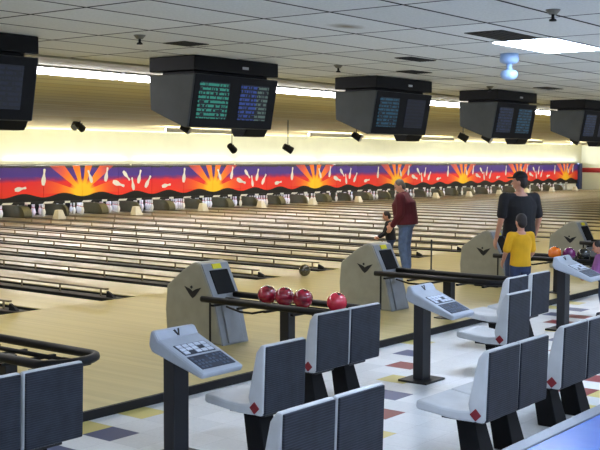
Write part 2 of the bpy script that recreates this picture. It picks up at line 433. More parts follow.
for i in range(6, NL):
    x = DIV0+LANEW*i
    if i % 2 == 0:
        c = MB().hexa([(-.18, -.16, .006), (.18, -.16, .006), (.18, .16, .006), (-.18, .16, .006)], [(-.10, -.06, .32), (.10, -.06, .32), (.10, .12, .32), (-.10, .12, .32)]).build('ball_return_cover', M['stone_white'], bevel=.02, loc=(x, 28.1, 0))
        tag(c, 'off-white tapered cover before the mural, %s' % nth((i-8)//2), 'cover', 'tapered covers in front of the mural')
    pr = [(MASKY-.22, .006), (MASKY-.24, .06)]+[(MASKY+.12-.36*cos(PI/2*k/6), .06+.33*sin(PI/2*k/6)) for k in range(1, 7)]+[(MASKY+1.3, .39), (MASKY+1.3, .006)]
    o = MB().prism(pr, 'x', x-.05-(.12 if i % 2 == 0 else 0), x+.05+(.12 if i % 2 == 0 else 0)).build('kickback_divider', M['kickback'])
    tag(o, 'olive curved divider between pin decks, %s' % nth(i-8), 'divider', 'kickback dividers under the mural')

def pin_outline(cx, cz, ang, L):
    pts = []
    hw = [(-.5, .10), (-.42, .14), (-.25, .19), (-.08, .17), (.08, .10), (.2, .07), (.32, .09), (.42, .10), (.48, .07)]
    for a, w in hw: pts.append((a*L, w*L*.85))
    for a, w in hw[::-1]: pts.append((a*L, -w*L*.85))
    c, s = cos(ang), sin(ang)
    return [(cx+p[0]*c-p[1]*s, cz+p[0]*s+p[1]*c) for p in pts]
# printed pins of the mural, given around one sun: (offset from sun, height, angle, length)
PINS = [(-1.75, 1.38, 1.45, .60), (-2.75, .98, .15, .50), (-4.2, 1.35, 1.3, .55), (-4.55, 1.08, 1.75, .5), (-3.75, 1.15, 1.0, .55), (.35, 1.38, 1.95, .50),
        (1.15, 1.45, 1.35, .55), (1.75, 1.08, -.3, .62), (2.15, 1.38, -.8, .5)]
pins_abs = []
for k in range(-2, 8):
    for (dx, zz, an, L) in PINS: pins_abs.append((SUN0+SUNP*k+dx, zz, an, L))
motif = ['dark hills beside a sunburst left of it', 'glowing sunburst at its edge', 'flying white pins on purple sky', 'red glow and flying pins']
x = SUN0-SUNP*1.25; n = 0
cnt = {}
XEND = 69.6
while x < XEND-.2:
    x1 = min(x+LANEW, XEND)
    mb = MB().box(x+.008, x1-.008, MASKY, MASKY+.10, .52, 1.77)
    mb.mat(1)
    for (pcx, pcz, an, L) in pins_abs:
        if x <= pcx < x1 and pcx < XEND-.4:
            out = pin_outline(pcx, pcz, an, L)
            mb.flat([(a, MASKY-.003, b) for a, b in out])
    o = mb.build('mural_board', [M['mural'], M['pin']])
    tag(o, 'painted sunburst mural board with bowling pins, %s' % nth(n-3), 'mural board', 'mural boards above the pin decks')
    # lower black fascia with lane marker plates
    x = x1; n += 1
fa = MB().box(SUN0-SUNP*1.25, XEND, MASKY-.02, MASKY+.06, .435, .515).build('fascia_strip', M['dark']); tag(fa, 'black fascia strip with white lane markers running under the mural', 'fascia')
mk = None; mk2 = None
for i in range(5, NL):
    x = DIV0+LANEW*i
    o = MB().prism([(-.12, -.036), (.12, -.036), (.12, .036), (-.12, .036)], 'y', -.012, 0).build('lane_marker', M['white_metal'], loc=(x+.15, MASKY-.019, .478)); 
    tag(o, 'small white lane marker plate on black fascia, %s' % nth(i-8), 'lane marker', 'lane marker plates under the mural')
    o = MB().prism([(-.24, -.034), (.16, -.034), (.24, .034), (-.16, .034)], 'y', -.012, 0).build('slanted_badge', M['white_metal'], loc=(x+1.05, MASKY-.019, .478))
    tag(o, 'white slanted badge on black fascia, %s' % nth(i-8), 'badge', 'slanted badges under the mural')
o = MB().box(XEND, XEND+.45, MASKY-.15, MASKY+.12, .006, 1.80).build('mural_end_post', plain('blue_end_panel', (40, 60, 110), .4), bevel=.03); tag(o, 'blue end post closing the mural at the right wall', 'end post')
o = MB().box(67.6, 69.0, MASKY-.14, MASKY-.045, .01, .39).build('white_cover_board', M['white_metal'], bevel=.02); tag(o, 'white board covering the last pin deck before the right wall', 'cover board')

# ------------------------------------------------------------------ ball returns
def make_hood():
    r = empty('ball_return_hood', (0, 0, 0), 'x', 'ball return', 'ball return hoods')
    W = .46
    side = [(0, 0), (.07, .28), (.14, .55), (.33, .93), (.40, .955), (.47, .93), (.60, .85), (.86, .65), (.885, .35), (.86, 0)]
    MB().prism(side, 'x', 0, W).build('shell', M['hood_side'], r, bevel=.025)
    # front face plate
    fr = [(-.012, 0), (.058, .28), (.128, .55), (.31, .925), (.335, .935), (.152, .55), (.082, .28), (.012, 0)]
    MB().prism(fr, 'x', .012, W-.012).build('front_panel', M['hood_front'], r, bevel=.006)
    op = [(.135, .60), (.148, .60), (.268, .86), (.255, .86)]
    def P(t): # point on the sloped front at height t
        return .128+(t-.55)*(.31-.128)/(.925-.55)
    MB().prism([(P(.58)-.012, .58), (P(.58)+.004, .58), (P(.85)+.004, .85), (P(.85)-.012, .85)], 'x', .09, W-.07).build('ball_opening', M['leg_black'], r, bevel=.01)
    MB().prism([(P(.865)-.012, .865), (P(.865)+.004, .865), (P(.92)+.004, .92), (P(.92)-.012, .92)], 'x', .16, W-.16).build('sticker', M['yellow'], r)
    bp = MB().prism([(-.03, .02), (.03, .26), (.10, .5), (.12, .5), (.05, .26), (0, .02)], 'x', .10, W-.10).build('lower_cover', M['hood_front'], r, bevel=.01)
    MB().box(-.006, .002, .16, .185, .02, .50).build('side_seam', M['dark'], r)
    e = MB().prism([(.57, .655), (.49, .63), (.46, .615), (.44, .60), (.42, .615), (.39, .63), (.31, .655), (.40, .55), (.44, .52), (.48, .55)], 'x', -.006, .002)
    e.prism([(.46, .63), (.48, .65), (.46, .67), (.44, .65)], 'x', -.006, .002)
    e.build('winged_emblem', M['dark'], r)
    return r
def make_rack():
    r = empty('ball_rack', (0, 0, 0), 'x', 'ball rack', 'ball racks')
    W = .60; L = 1.85    # local: x 0..W, y from 0 (hood) to -L
    zt = .545
    def loop(w0, w1, y1, z):
        pts = [(w0, 0.03, z)]+[(w0, -(y1-.16), z)]
        cxm = (w0+w1)/2; rad = (w1-w0)/2
        pts += [(cxm-rad*cos(a), -(y1-.16)-.16*sin(a), z) for a in [PI*k/10 for k in range(1, 10)]]
        return pts+[(w1, -(y1-.16), z), (w1, 0.03, z)]
    MB().tube(loop(.03, W-.03, L, zt), .036, 10).build('outer_rail', M['rack_metal'], r, smooth=True)
    MB().tube([(.21, .0, zt-.035), (.21, -L+.12, zt-.035)], .02, 8).build('ball_rail', M['rack_metal'], r, smooth=True)
    MB().tube([(W-.21, .0, zt-.035), (W-.21, -L+.12, zt-.035)], .02, 8).build('ball_rail', M['rack_metal'], r, smooth=True)
    for k in range(5):
        y = -.12-k*.37
        MB().box(.03, W-.03, y-.02, y+.02, zt-.075, zt-.05).build('cross_bar', M['rack_metal'], r, bevel=.005)
    MB().box(.10, W-.10, -L+.08, -L+.42, zt-.065, zt-.038).build('end_tray', M['rack_metal'], r, bevel=.03)
    p = MB().box(W/2-.06, W/2+.06, -1.02, -.90, .0, zt-.05).build('post', M['black_metal'], r, bevel=.008)
    MB().box(W/2-.15, W/2+.15, -1.1, -.82, .0, .015).build('post_base', M['black_metal'], r, bevel=.004)
    MB().tube([(.12, -.25, zt-.07), (.12, -.45, zt-.11), (.12, -.62, zt-.11), (.12, -.8, zt-.07)], .012, 8).build('hose', M['rack_metal'], r, smooth=True)
    return r
hood = make_hood(); rack = make_rack()
HL = ['olive-grey ball return hood behind the rack with four red balls', 'olive-grey ball return hood right beside the man in the maroon jacket',
      'olive-grey ball return hood behind the man in the black shirt', 'olive-grey ball return hood behind the orange and purple balls']
RL = ['empty black ball rack at the left edge of the photo', 'black ball rack carrying four red balls', 'empty black ball rack in front of the man in the maroon jacket',
      'black ball rack carrying an orange and a purple ball', 'black ball rack at the right edge behind the girl']
for k in range(-1, 5):
    if k < 0 or k > 3: continue
    h = hood if k == 0 else copy_tree(hood)
    h.location = (8.65+3.44*k, 7.86, 0.0); h.scale = (1, 1, .965); h['label'] = HL[k]
for k in range(-1, 4):
    q = rack if k == -1 else copy_tree(rack)
    q.location = (8.41+3.4*k, 7.93, 0) if k >= 0 else (4.93, 8.06, 0); q['label'] = RL[k+1]
def ball(x, y, m, label, r=.105, z=None, group=None):
    b = MB().sphere((0, 0, 0), r, seg=28, rings=18).build('bowling_ball', M[m], smooth=True, loc=(x, y, z if z is not None else .62))
    # finger holes
    h = MB()
    for a, bb in ((.3, .3), (.55, .25), (.42, -.05)):
        d = Vector((-.5*a, -.6*bb-.3, .85)).normalized()
        h.tube([d*(r-.004), d*(r+.0008)], .012, 8)
    h.build('finger_holes', M['dark'], b)
    return tag(b, label, 'bowling ball', group)
XB = 8.72
g = 'red balls on the ball rack'
ball(XB, 7.26, 'ball_red', 'dark red bowling ball on the rack, the one closest to the hood', group=g)
ball(XB, 7.02, 'ball_red', 'dark red bowling ball on the rack, middle of the three touching', group=g)
ball(XB, 6.77, 'ball_red', 'dark red bowling ball on the rack, third from the hood', group=g)
ball(XB, 6.33, 'ball_bright', 'bright red bowling ball alone at the seat end of the rack', group=g)
ball(15.52, 7.04, 'ball_orange', 'orange bowling ball on the rack beside the boy in yellow')
ball(15.52, 6.80, 'ball_purple', 'dark purple bowling ball next to the orange ball')
ball(15.52, 6.56, 'ball_black', 'black bowling ball on the rack next to the purple ball')
ball(14.75, 11.42, 'ball_green', 'dark bowling ball rolling on the wooden approach near the foul line', z=.106)

# ------------------------------------------------------------------ score consoles
def make_console():
    r = empty('score_console', (0, 0, 0), 'x', 'score console', 'scoring consoles in front of the seats')
    MB().box(-.18, .18, -.11, .21, 0, .02).build('base_plate', M['black_metal'], r, bevel=.004)
    MB().box(-.076, .076, -.005, .105, .018, .80).build('post', M['post'], r, bevel=.006)
    hd = [(.09, .79), (-.40, .655), (-.42, .70), (.02, .885), (.06, .945), (.10, .945), (.12, .84)]
    o = MB().prism(hd, 'x', -.21, .21).build('head', M['console'], r, bevel=.018)
    def S(y): return .70+(y+.42)*(.885-.70)/.44
    def plate(x0, x1, y0, y1, m, nm, t=.004):
        return MB().hexa([(x0, y0, S(y0)-.004), (x1, y0, S(y0)-.004), (x1, y1, S(y1)-.004), (x0, y1, S(y1)-.004)],
                         [(x0, y0, S(y0)+t), (x1, y0, S(y0)+t), (x1, y1, S(y1)+t), (x0, y1, S(y1)+t)]).build(nm, M[m], r)
    a = plate(-.17, .17, -.375, -.225, 'key_dark', 'keypad')
    kk = MB()
    for i in range(9):
        for j in range(4):
            if random.random() < .3: continue
            x0 = -.16+i*.036; y0 = -.368+j*.035
            kk.hexa([(x0, y0, S(y0)), (x0+.026, y0, S(y0)), (x0+.026, y0+.02, S(y0+.02)), (x0, y0+.02, S(y0+.02))],
                    [(x0, y0, S(y0)+.007), (x0+.026, y0, S(y0)+.007), (x0+.026, y0+.02, S(y0+.02)+.007), (x0, y0+.02, S(y0+.02)+.007)])
    kk.build('key_rows', plain('dim_key', (78, 90, 108), .5), a)
    b = plate(-.16, .15, -.20, -.08, 'key_dark', 'button_field')
    kk = MB()
    for i in range(5):
        for j in range(3):
            if (i*3+j) % 7 == 3: continue
            x0 = -.15+i*.06; y0 = -.195+j*.038
            kk.hexa([(x0, y0, S(y0)), (x0+.05, y0, S(y0)), (x0+.05, y0+.03, S(y0+.03)), (x0, y0+.03, S(y0+.03))],
                    [(x0, y0, S(y0)+.008), (x0+.05, y0, S(y0)+.008), (x0+.05, y0+.03, S(y0+.03)+.008), (x0, y0+.03, S(y0+.03)+.008)])
    kk.build('white_buttons', M['key_light'], b)
    # little winged emblem on the raised back
    e = MB()
    def Q(x, s, o): # on the slope between (.02,.885) and (.06,.945), raised by o
        return (x, .02+.04*s-.83*o, .885+.06*s+.55*o)
    for pts in (((-.03, .75), (-.012, .8), (.004, .2), (-.004, .1)), ((.0, .2), (.008, .1), (.034, .9), (.018, .85))):
        e.hexa([Q(a, b, -.002) for a, b in pts], [Q(a, b, .004) for a, b in pts])
    e.build('emblem', M['dark'], r)
    return r
con = make_console()
CL = ['grey scoring console on a black post in front of the nearest ball return hood', 'grey scoring console on a black post beside the empty rack and white seat',
      'grey scoring console on a black post in front of the girl in pink']
for k, (x, y) in enumerate(((5.42, 5.32), (8.82, 5.32), (12.60, 5.54))):
    c = con if k == 0 else copy_tree(con)
    c.location = (x, y, FLOOR); c['label'] = CL[k]

# ------------------------------------------------------------------ seats
def make_seat():
    r = empty('bowler_seat', (0, 0, 0), 'x', 'seat', 'moulded seats in rows')
    W = .236
    # back shell, y towards the lanes
    sh = [(-.004, .855), (.03, .858), (.075, .80), (.15, .47), (.135, .40), (.09, .345), (.03, .345), (.012, .37)]
    b = MB().prism(sh, 'x', -W, W).build('backrest', M['shell'], r, bevel=.014)
    MB().prism([(-.016, .845), (.002, .845), (.018, .385), (.03, .352), (.0, .358), (-.004, .385)], 'x', -W+.014, W-.006).build('back_panel', M['seat_panel'], b, bevel=.006)
    st = [(.09, .345), (.12, .425), (.22, .412), (.36, .415), (.55, .44), (.57, .435), (.575, .38), (.55, .368), (.25, .34)]
    MB().prism(st, 'x', -W, W).build('seat_pad', M['shell'], r, bevel=.016)
    d = MB().prism([(.085, .355), (.13, .40), (.085, .445), (.04, .40)], 'x', -W-.007, -W+.004); d.build('diamond_emblem', M['diamond'], r, bevel=.003)
    MB().hexa([(-.105, .09, 0), (.105, .09, 0), (.105, .26, 0), (-.105, .26, 0)], [(-.075, .19, .345), (.075, .19, .345), (.075, .34, .345), (-.075, .34, .345)]).build('pedestal', M['leg_black'], r, bevel=.008)
    MB().box(-.13, .13, .08, .42, .312, .338).build('seat_bracket', M['black_metal'], r, bevel=.006)
    return r
seat = make_seat(); first = [True]
def put_seat(x, y, label, group):
    s = seat if first[0] else copy_tree(seat); first[0] = False
    s.location = (x, y, FLOOR); s['label'] = label; s['group'] = group
GA, GB = 'seats in the row nearest the lanes', 'seats in the back row'
put_seat(3.75, 5.28, 'dark-backed moulded seat at the far left edge, beside the empty ball rack', GA)
put_seat(4.24, 5.28, 'dark-backed moulded seat at left with its right side against open floor', GA)
put_seat(5.87, 4.72, 'single grey seat with charcoal back beside the nearest scoring console', GA)
put_seat(7.30, 5.34, 'grey seat with charcoal back below the four red balls, nearer of two', GA)
put_seat(7.79, 5.34, 'grey seat with charcoal back below the bright red ball, farther of two', GA)
put_seat(9.55, 4.70, 'single grey seat with white pad standing behind the second scoring console', GA)
put_seat(10.82, 5.34, 'grey seat in front of the boy in yellow, nearer one of the pair', GA)
put_seat(11.40, 5.34, 'grey seat in front of the boy in yellow, farther one of the pair', GA)
put_seat(4.43, 3.40, 'charcoal seat back cropped by the bottom of the photo, left of the pair', GB)
put_seat(4.92, 3.40, 'charcoal seat back cropped by the bottom of the photo, right of the pair', GB)
put_seat(6.68, 3.40, 'grey seat with red diamond and visible pad above the blue table, nearer one', GB)
put_seat(7.16, 3.40, 'grey seat above the blue table, joined on the right of the diamond seat', GB)
put_seat(8.02, 3.45, 'grey seat with red diamond near the right edge above the blue table', GB)
put_seat(8.51, 3.45, 'grey seat at the right edge, partly cropped by the photo', GB)

# ------------------------------------------------------------------ blue table
r = empty('blue_table', (4.6, 1.75, FLOOR), 'blue laminate table with grey edge at the bottom right corner', 'table')
zt = .72-FLOOR
MB().box(-1.9, 2.6, -.52, .44, zt-.03, zt+.004).build('table_top', M['blue_top'], r, bevel=.004)
MB().box(-1.96, 2.66, .44, .53, zt-.04, zt+.008).build('edge_band', M['table_edge'], r, bevel=.008)
for xx in (-1.2, 1.6):
    MB().box(xx-.06, xx+.06, -.06, .06, .02, zt-.03).build('leg', M['black_metal'], r, bevel=.006)
    MB().box(xx-.06, xx+.06, -.38, .34, 0, .025).build('foot', M['black_metal'], r, bevel=.006)

# ------------------------------------------------------------------ score monitors
def make_monitor():
    r = empty('score_monitor', (0, 0, 3.24), 'x', 'score monitor', 'overhead score monitors')
    Wd = 1.47
    MB().box(0, Wd, 0, .72, -.17, -.004).build('ceiling_box', M['bezel'], r, bevel=.01)
    # side profile (y, z): front leans back towards the bottom
    pf = [(0, -.205), (.11, -.80), (.17, -.805), (.70, -.60), (.72, -.205)]
    MB().prism(pf, 'x', 0, Wd).build('housing', M['monitor_body'], r, bevel=.012)
    MB().prism([(-.008, -.215), (.10, -.795), (.112, -.795), (.004, -.215)], 'x', .02, Wd-.02).build('bezel', M['bezel'], r)
    MB().box(.1, Wd-.1, .1, .6, -.21, -.16).build('neck', M['bezel'], r)
    def P(z): return -.008+(z+.215)*(.10+.008)/(-.795+.215)
    for nm, (a, b), m in (('screen', (.10, .60), 'A'), ('screen', (.80, 1.30), 'B')):
        o = MB().hexa([(a, P(-.70), -.70), (b, P(-.70), -.70), (b, P(-.29), -.29), (a, P(-.29), -.29)][::-1],
                  [(a, P(-.70)-.005, -.70), (b, P(-.70)-.005, -.70), (b, P(-.29)-.005, -.29), (a, P(-.29)-.005, -.29)][::-1]).build(nm, M['bezel'], r)
        o.data.materials[0] = M['scr'+m]
    MB().box(Wd*.55, Wd*.62, -.006, .0, -.115, -.085).build('badge', M['shell'], r)
    # camera pod hanging under the rear right corner
    MB().prism([(.13, -.78), (.20, -.89), (.36, -.89), (.46, -.68)], 'x', Wd-.42, Wd-.02).build('projector_pod', M['bezel'], r, bevel=.01)
    return r
M['scrA'] = screen_mat('score_screen_green', (52, 150, 130), (52, 150, 130, 9), .75)
M['scrB'] = screen_mat('score_screen_blue', (50, 78, 160), (96, 120, 110, 1.1), .7)
M['scrC'] = screen_mat('score_screen_teal', (46, 104, 132), (46, 104, 132, 9), .5)
M['scrD'] = screen_mat('score_screen_dim', (26, 34, 62), (26, 34, 62, 9), .35)
M['scrE'] = screen_mat('score_screen_slate', (44, 66, 104), (44, 66, 104, 9), .45)
mon = make_monitor()
ML = ['overhead score monitor cut off by the left edge of the photo', 'overhead score monitor with bright green and blue score tables',
      'overhead score monitor with one teal and one dim screen', 'overhead score monitor behind the pale blue ceiling dome', 'overhead score monitor cut off by the right edge of the photo']
SCR = [('scrD', 'scrD'), ('scrA', 'scrB'), ('scrC', 'scrD'), ('scrE', 'scrC'), ('scrE', 'scrD')]
for k, x in enumerate((4.98, 8.58, 12.2, 15.75, 19.3)):
    q = mon if k == 0 else copy_tree(mon)
    q.location = (x, 8.2, 3.24); q['label'] = ML[k]
    if k == 0: mons = []
    mons.append(q)
for q, (a, b) in zip(mons, SCR):
    ss = sorted([c for c in q.children if c.name.startswith('screen')], key=lambda c: min(v.co.x for v in c.data.vertices))
    for c, m in zip(ss, (a, b)):
        c.data = c.data.copy(); c.data.materials[0] = M[m]

# ------------------------------------------------------------------ ceiling things
def ceil_panel(x0, y0, label):
    r = empty('ceiling_light', (x0, y0, 3.24), label, 'ceiling light', 'recessed fluorescent ceiling panels')
    MB().box(.0, 1.31, .0, .675, -.006, -.001).build('frame', M['white_metal'], r)
    MB().box(.03, 1.28, .03, .645, -.012, -.0055).build('diffuser', M['panel_light'], r)
for (x0, y0, l) in ((9.36, 4.305, 'bright rectangular fluorescent ceiling panel at the top right'), (4.12, 2.28, 'added unseen fluorescent ceiling panel above the blue table'),
                    (9.36, .255, 'added unseen fluorescent ceiling panel behind the seat rows'), (14.60, 4.305, 'added unseen fluorescent ceiling panel beyond the right edge over the seats'),
                    (-1.12, 4.305, 'added unseen fluorescent ceiling panel left of the camera'), (14.6, .255, 'added unseen fluorescent ceiling panel far right behind the seats'), (4.12, -1.77, 'added unseen fluorescent ceiling panel behind the camera')):
    ceil_panel(x0, y0, l)  # all but the first are unseen panels, added to light the floor
def vent(x0, x1, y0, y1, label):
    r = tag(MB().box(0, x1-x0, 0, y1-y0, -.008, -.001).build('ceiling_vent', M['vent'], loc=(x0, y0, 3.24)), label, 'ceiling vent', 'dark vents in the tiled ceiling')
    m = MB()
    for k in range(6):
        yy = (y1-y0)*(k+.5)/6; m.box(.02, x1-x0-.02, yy-.006, yy+.006, -.012, -.007)
    m.build('grille', M['dark'], r)
vent(7.55, 7.9, 7.35, 7.65, 'small dark ceiling vent above the brightest score monitor')
vent(10.2, 10.75, 6.40, 6.62, 'dark ceiling vent over the second monitor, farther from it')
vent(11.75, 12.25, 7.35, 7.6, 'dark ceiling vent directly above the teal monitor')
vent(8.55, 9.34, 4.42, 4.80, 'dark ceiling vent right next to the bright ceiling panel')
vent(15.7, 16.3, 7.3, 7.55, 'dark ceiling vent above the fourth monitor')
def sprinkler(x, y, label):
    r = empty('sprinkler', (x, y, 3.243), label, 'sprinkler', 'ceiling sprinklers')
    MB().lathe([(.06, 0), (.055, -.01), (.03, -.04), (.02, -.04), (.02, 0)], seg=14).build('flange', M['sprinkler'], r, smooth=True)
    MB().lathe([(.012, -.035), (.012, -.07), (.026, -.075), (.03, -.09), (.01, -.092)], seg=12).build('head', M['black_metal'], r, smooth=True)
sprinkler(7.64, 3.52, 'ceiling sprinkler with round flange near the bright ceiling panel')
sprinkler(10.63, 7.72, 'ceiling sprinkler in front of the teal score monitor')
sprinkler(6.95, 7.35, 'ceiling sprinkler beside the green and blue score monitor')
sprinkler(15.1, 8.0, 'ceiling sprinkler between the third and fourth score monitors')
r = empty('dome_lamp', (10.55, 5.36, 3.24), 'pale blue hanging dome under the ceiling above the fourth monitor', 'hanging dome')
MB().lathe([(.10, 0), (.105, -.06), (.10, -.09), (.06, -.11)], seg=20).build('mount', M['lamp_blue'], r, smooth=True)
MB().lathe([(.035, -.10), (.03, -.15), (.045, -.18)], seg=14).build('stem', M['lamp_blue'], r, smooth=True)
MB().lathe([(.05, -.175), (.085, -.19), (.098, -.225), (.085, -.26), (.05, -.283), (.002, -.29)], seg=20).build('globe', M['lamp_blue'], r, smooth=True)

# row of strip lights over the foul line, then the shaded lamps over the lanes
x = 2.0; n = 0; strip = None
while x < 68:
    lab = 'fluorescent strip light in the ceiling row, %s' % nth(n-2)
    if strip is None:
        strip = empty('strip_light', (x, 10.62, 3.236), lab, 'strip light', 'row of strip lights above the lanes')
        MB().box(0, 2.5, -.10, .10, -.045, 0).build('housing', M['housing'], strip, bevel=.004)
        MB().prism([(-.09, -.045), (-.08, -.09), (-.045, -.115), (.045, -.115), (.08, -.09), (.09, -.045)], 'x', .03, 2.47).build('diffuser', M['tube'], strip)
    else:
        s = copy_tree(strip); s.location = (x, 10.62, 3.236); s['label'] = lab
    x += 2.56; n += 1
lamp = None
def lane_lamp(x, label):
    global lamp
    if lamp is None:
        lamp = empty('lane_lamp', (x, 24.5, 2.955), label, 'lane lamp', 'shaded lamps hanging over the lanes')
        MB().box(0, 3.6, .04, .09, .085, .105).prism([(-.02, -.05), (-.0, -.05), (.0, .09), (-.02, .09)], 'x', 0, 3.6).build('shade', M['white_metal'], lamp)
        MB().box(.05, 3.55, .03, .10, -.02, .07).build('tube_cover', M['lens'], lamp)
        for a in (.5, 3.1): MB().tube([(a, .07, .10), (a, .07, .17)], .012, 8).build('hanger', M['white_metal'], lamp)
        ld = bpy.data.lights.new('lane_lamp_light', 'AREA'); ld.shape = 'RECTANGLE'; ld.size = 3.5; ld.size_y = .12; ld.energy = 120; ld.color = (1, .99, .96)
        lo = bpy.data.objects.new('lamp_light', ld); COL.objects.link(lo); lo.parent = lamp; lo.location = (1.8, .18, -.01)
        lo.rotation_euler = (math.radians(52), 0, 0)
    else:
        c = copy_tree(lamp); c.location = (x, 24.5, 2.955); c['label'] = label
for k, lx in enumerate((15.2, 24.3, 31.9, 39.2, 48.6, 56.0, 63.5)):
    lane_lamp(lx, 'white shaded lamp hanging over the lanes, %s counted from the left' % ORD[k])

cove = None  # lamps added on the mural to brighten the wall and lane ceiling
for k in range(9):
    lab = 'added cove lamp lying on top of the mural, %s one from the left' % ORD[k]
    xx = 16.0+6.0*k
    if cove is None:
        cove = empty('added_cove_lamp', (xx, MASKY+.02, 1.772), lab, 'added cove lamp', 'added lamps on top of the mural')
        MB().box(0, 5.9, .0, .075, 0, .012).box(0, 5.9, .068, .075, .01, .055).build('tray', M['housing'], cove)  # back lip added to keep the lamp's light off the low wall
        ld = bpy.data.lights.new('added_cove_lamp_light', 'AREA'); ld.shape = 'RECTANGLE'; ld.size = 5.7; ld.size_y = .06; ld.energy = 300; ld.color = (1, .98, .94)
        lo = bpy.data.objects.new('added_cove_light', ld); COL.objects.link(lo); lo.parent = cove; lo.location = (2.95, .035, .02); lo.rotation_euler = (math.radians(236), 0, 0)
    else:
        c = copy_tree(cove); c.location = (xx, MASKY+.02, 1.772); c['label'] = lab

def spot(x, y, z, ztop, rz, label, tilt=.5):
    r = empty('spotlight', (x, y, z), label, 'spotlight', 'dark spotlights hanging over the lanes')
    d = Vector((cos(rz)*cos(tilt), sin(rz)*cos(tilt), -sin(tilt)))
    MB().tube([-d*.14, d*.14], .085, 12, .105).build('can', M['black_metal'], r, smooth=False)
    MB().tube([d*.14, d*.15], .095, 12).build('lens', M['shell'], r)
    MB().tube([(0, 0, .08), (0, 0, ztop-z)], .012, 6).build('stem', M['black_metal'], r)
    MB().box(-.06, .06, -.03, .03, .06, .10).build('yoke', M['black_metal'], r)
def cz(y): return 3.24-(y-10.45)*.21/22.55
SP = [(19.9, 23.5, 2.95, 'dark spotlight above the leftmost sunburst, nearer of two crossed ones', .3), (20.05, 23.9, 3.0, 'dark spotlight above the leftmost sunburst, farther of two crossed ones', -2.4),
      (21.7, 21.1, 2.90, 'dark spotlight hanging below the green and blue score monitor', -1.2), (22.5, 20.05, 2.36, 'dark spotlight low on a long stem, left of two low ones', .2),
      (23.48, 18.8, 2.36, 'dark tilted spotlight low on a long stem, right of two low ones', -.6), (25.3, 17.7, 2.72, 'small dark spotlight hanging below the teal score monitor', -1.2),
      (26.56, 14.9, 2.70, 'dark spotlight hanging left of the fourth monitor underside', -1.0), (26.97, 14.36, 2.68, 'dark spotlight hanging under the fourth score monitor', -1.4),
      (30.6, 13.3, 2.66, 'dark spotlight hanging left of the rightmost monitor', -1.3), (32.8, 12.9, 2.6, 'dark spotlight hanging near the right wall, the upper one', .2),
      (33.4, 12.9, 2.38, 'dark spotlight hanging near the right wall, the lower one', -.4)]
for (x, y, z, l, a) in SP: spot(x, y, z, cz(y), a, l)

r = empty('sensor_post', (17.05, 10.2, 0), 'thin grey post standing on the approach right of the man in maroon', 'post')
MB().tube([(0, 0, .0), (0, 0, .58)], .016, 8).build('rod', M['monitor_body'], r)
MB().lathe([(.07, .0), (.07, .012), (.03, .02)], seg=14).build('foot', M['black_metal'], r)

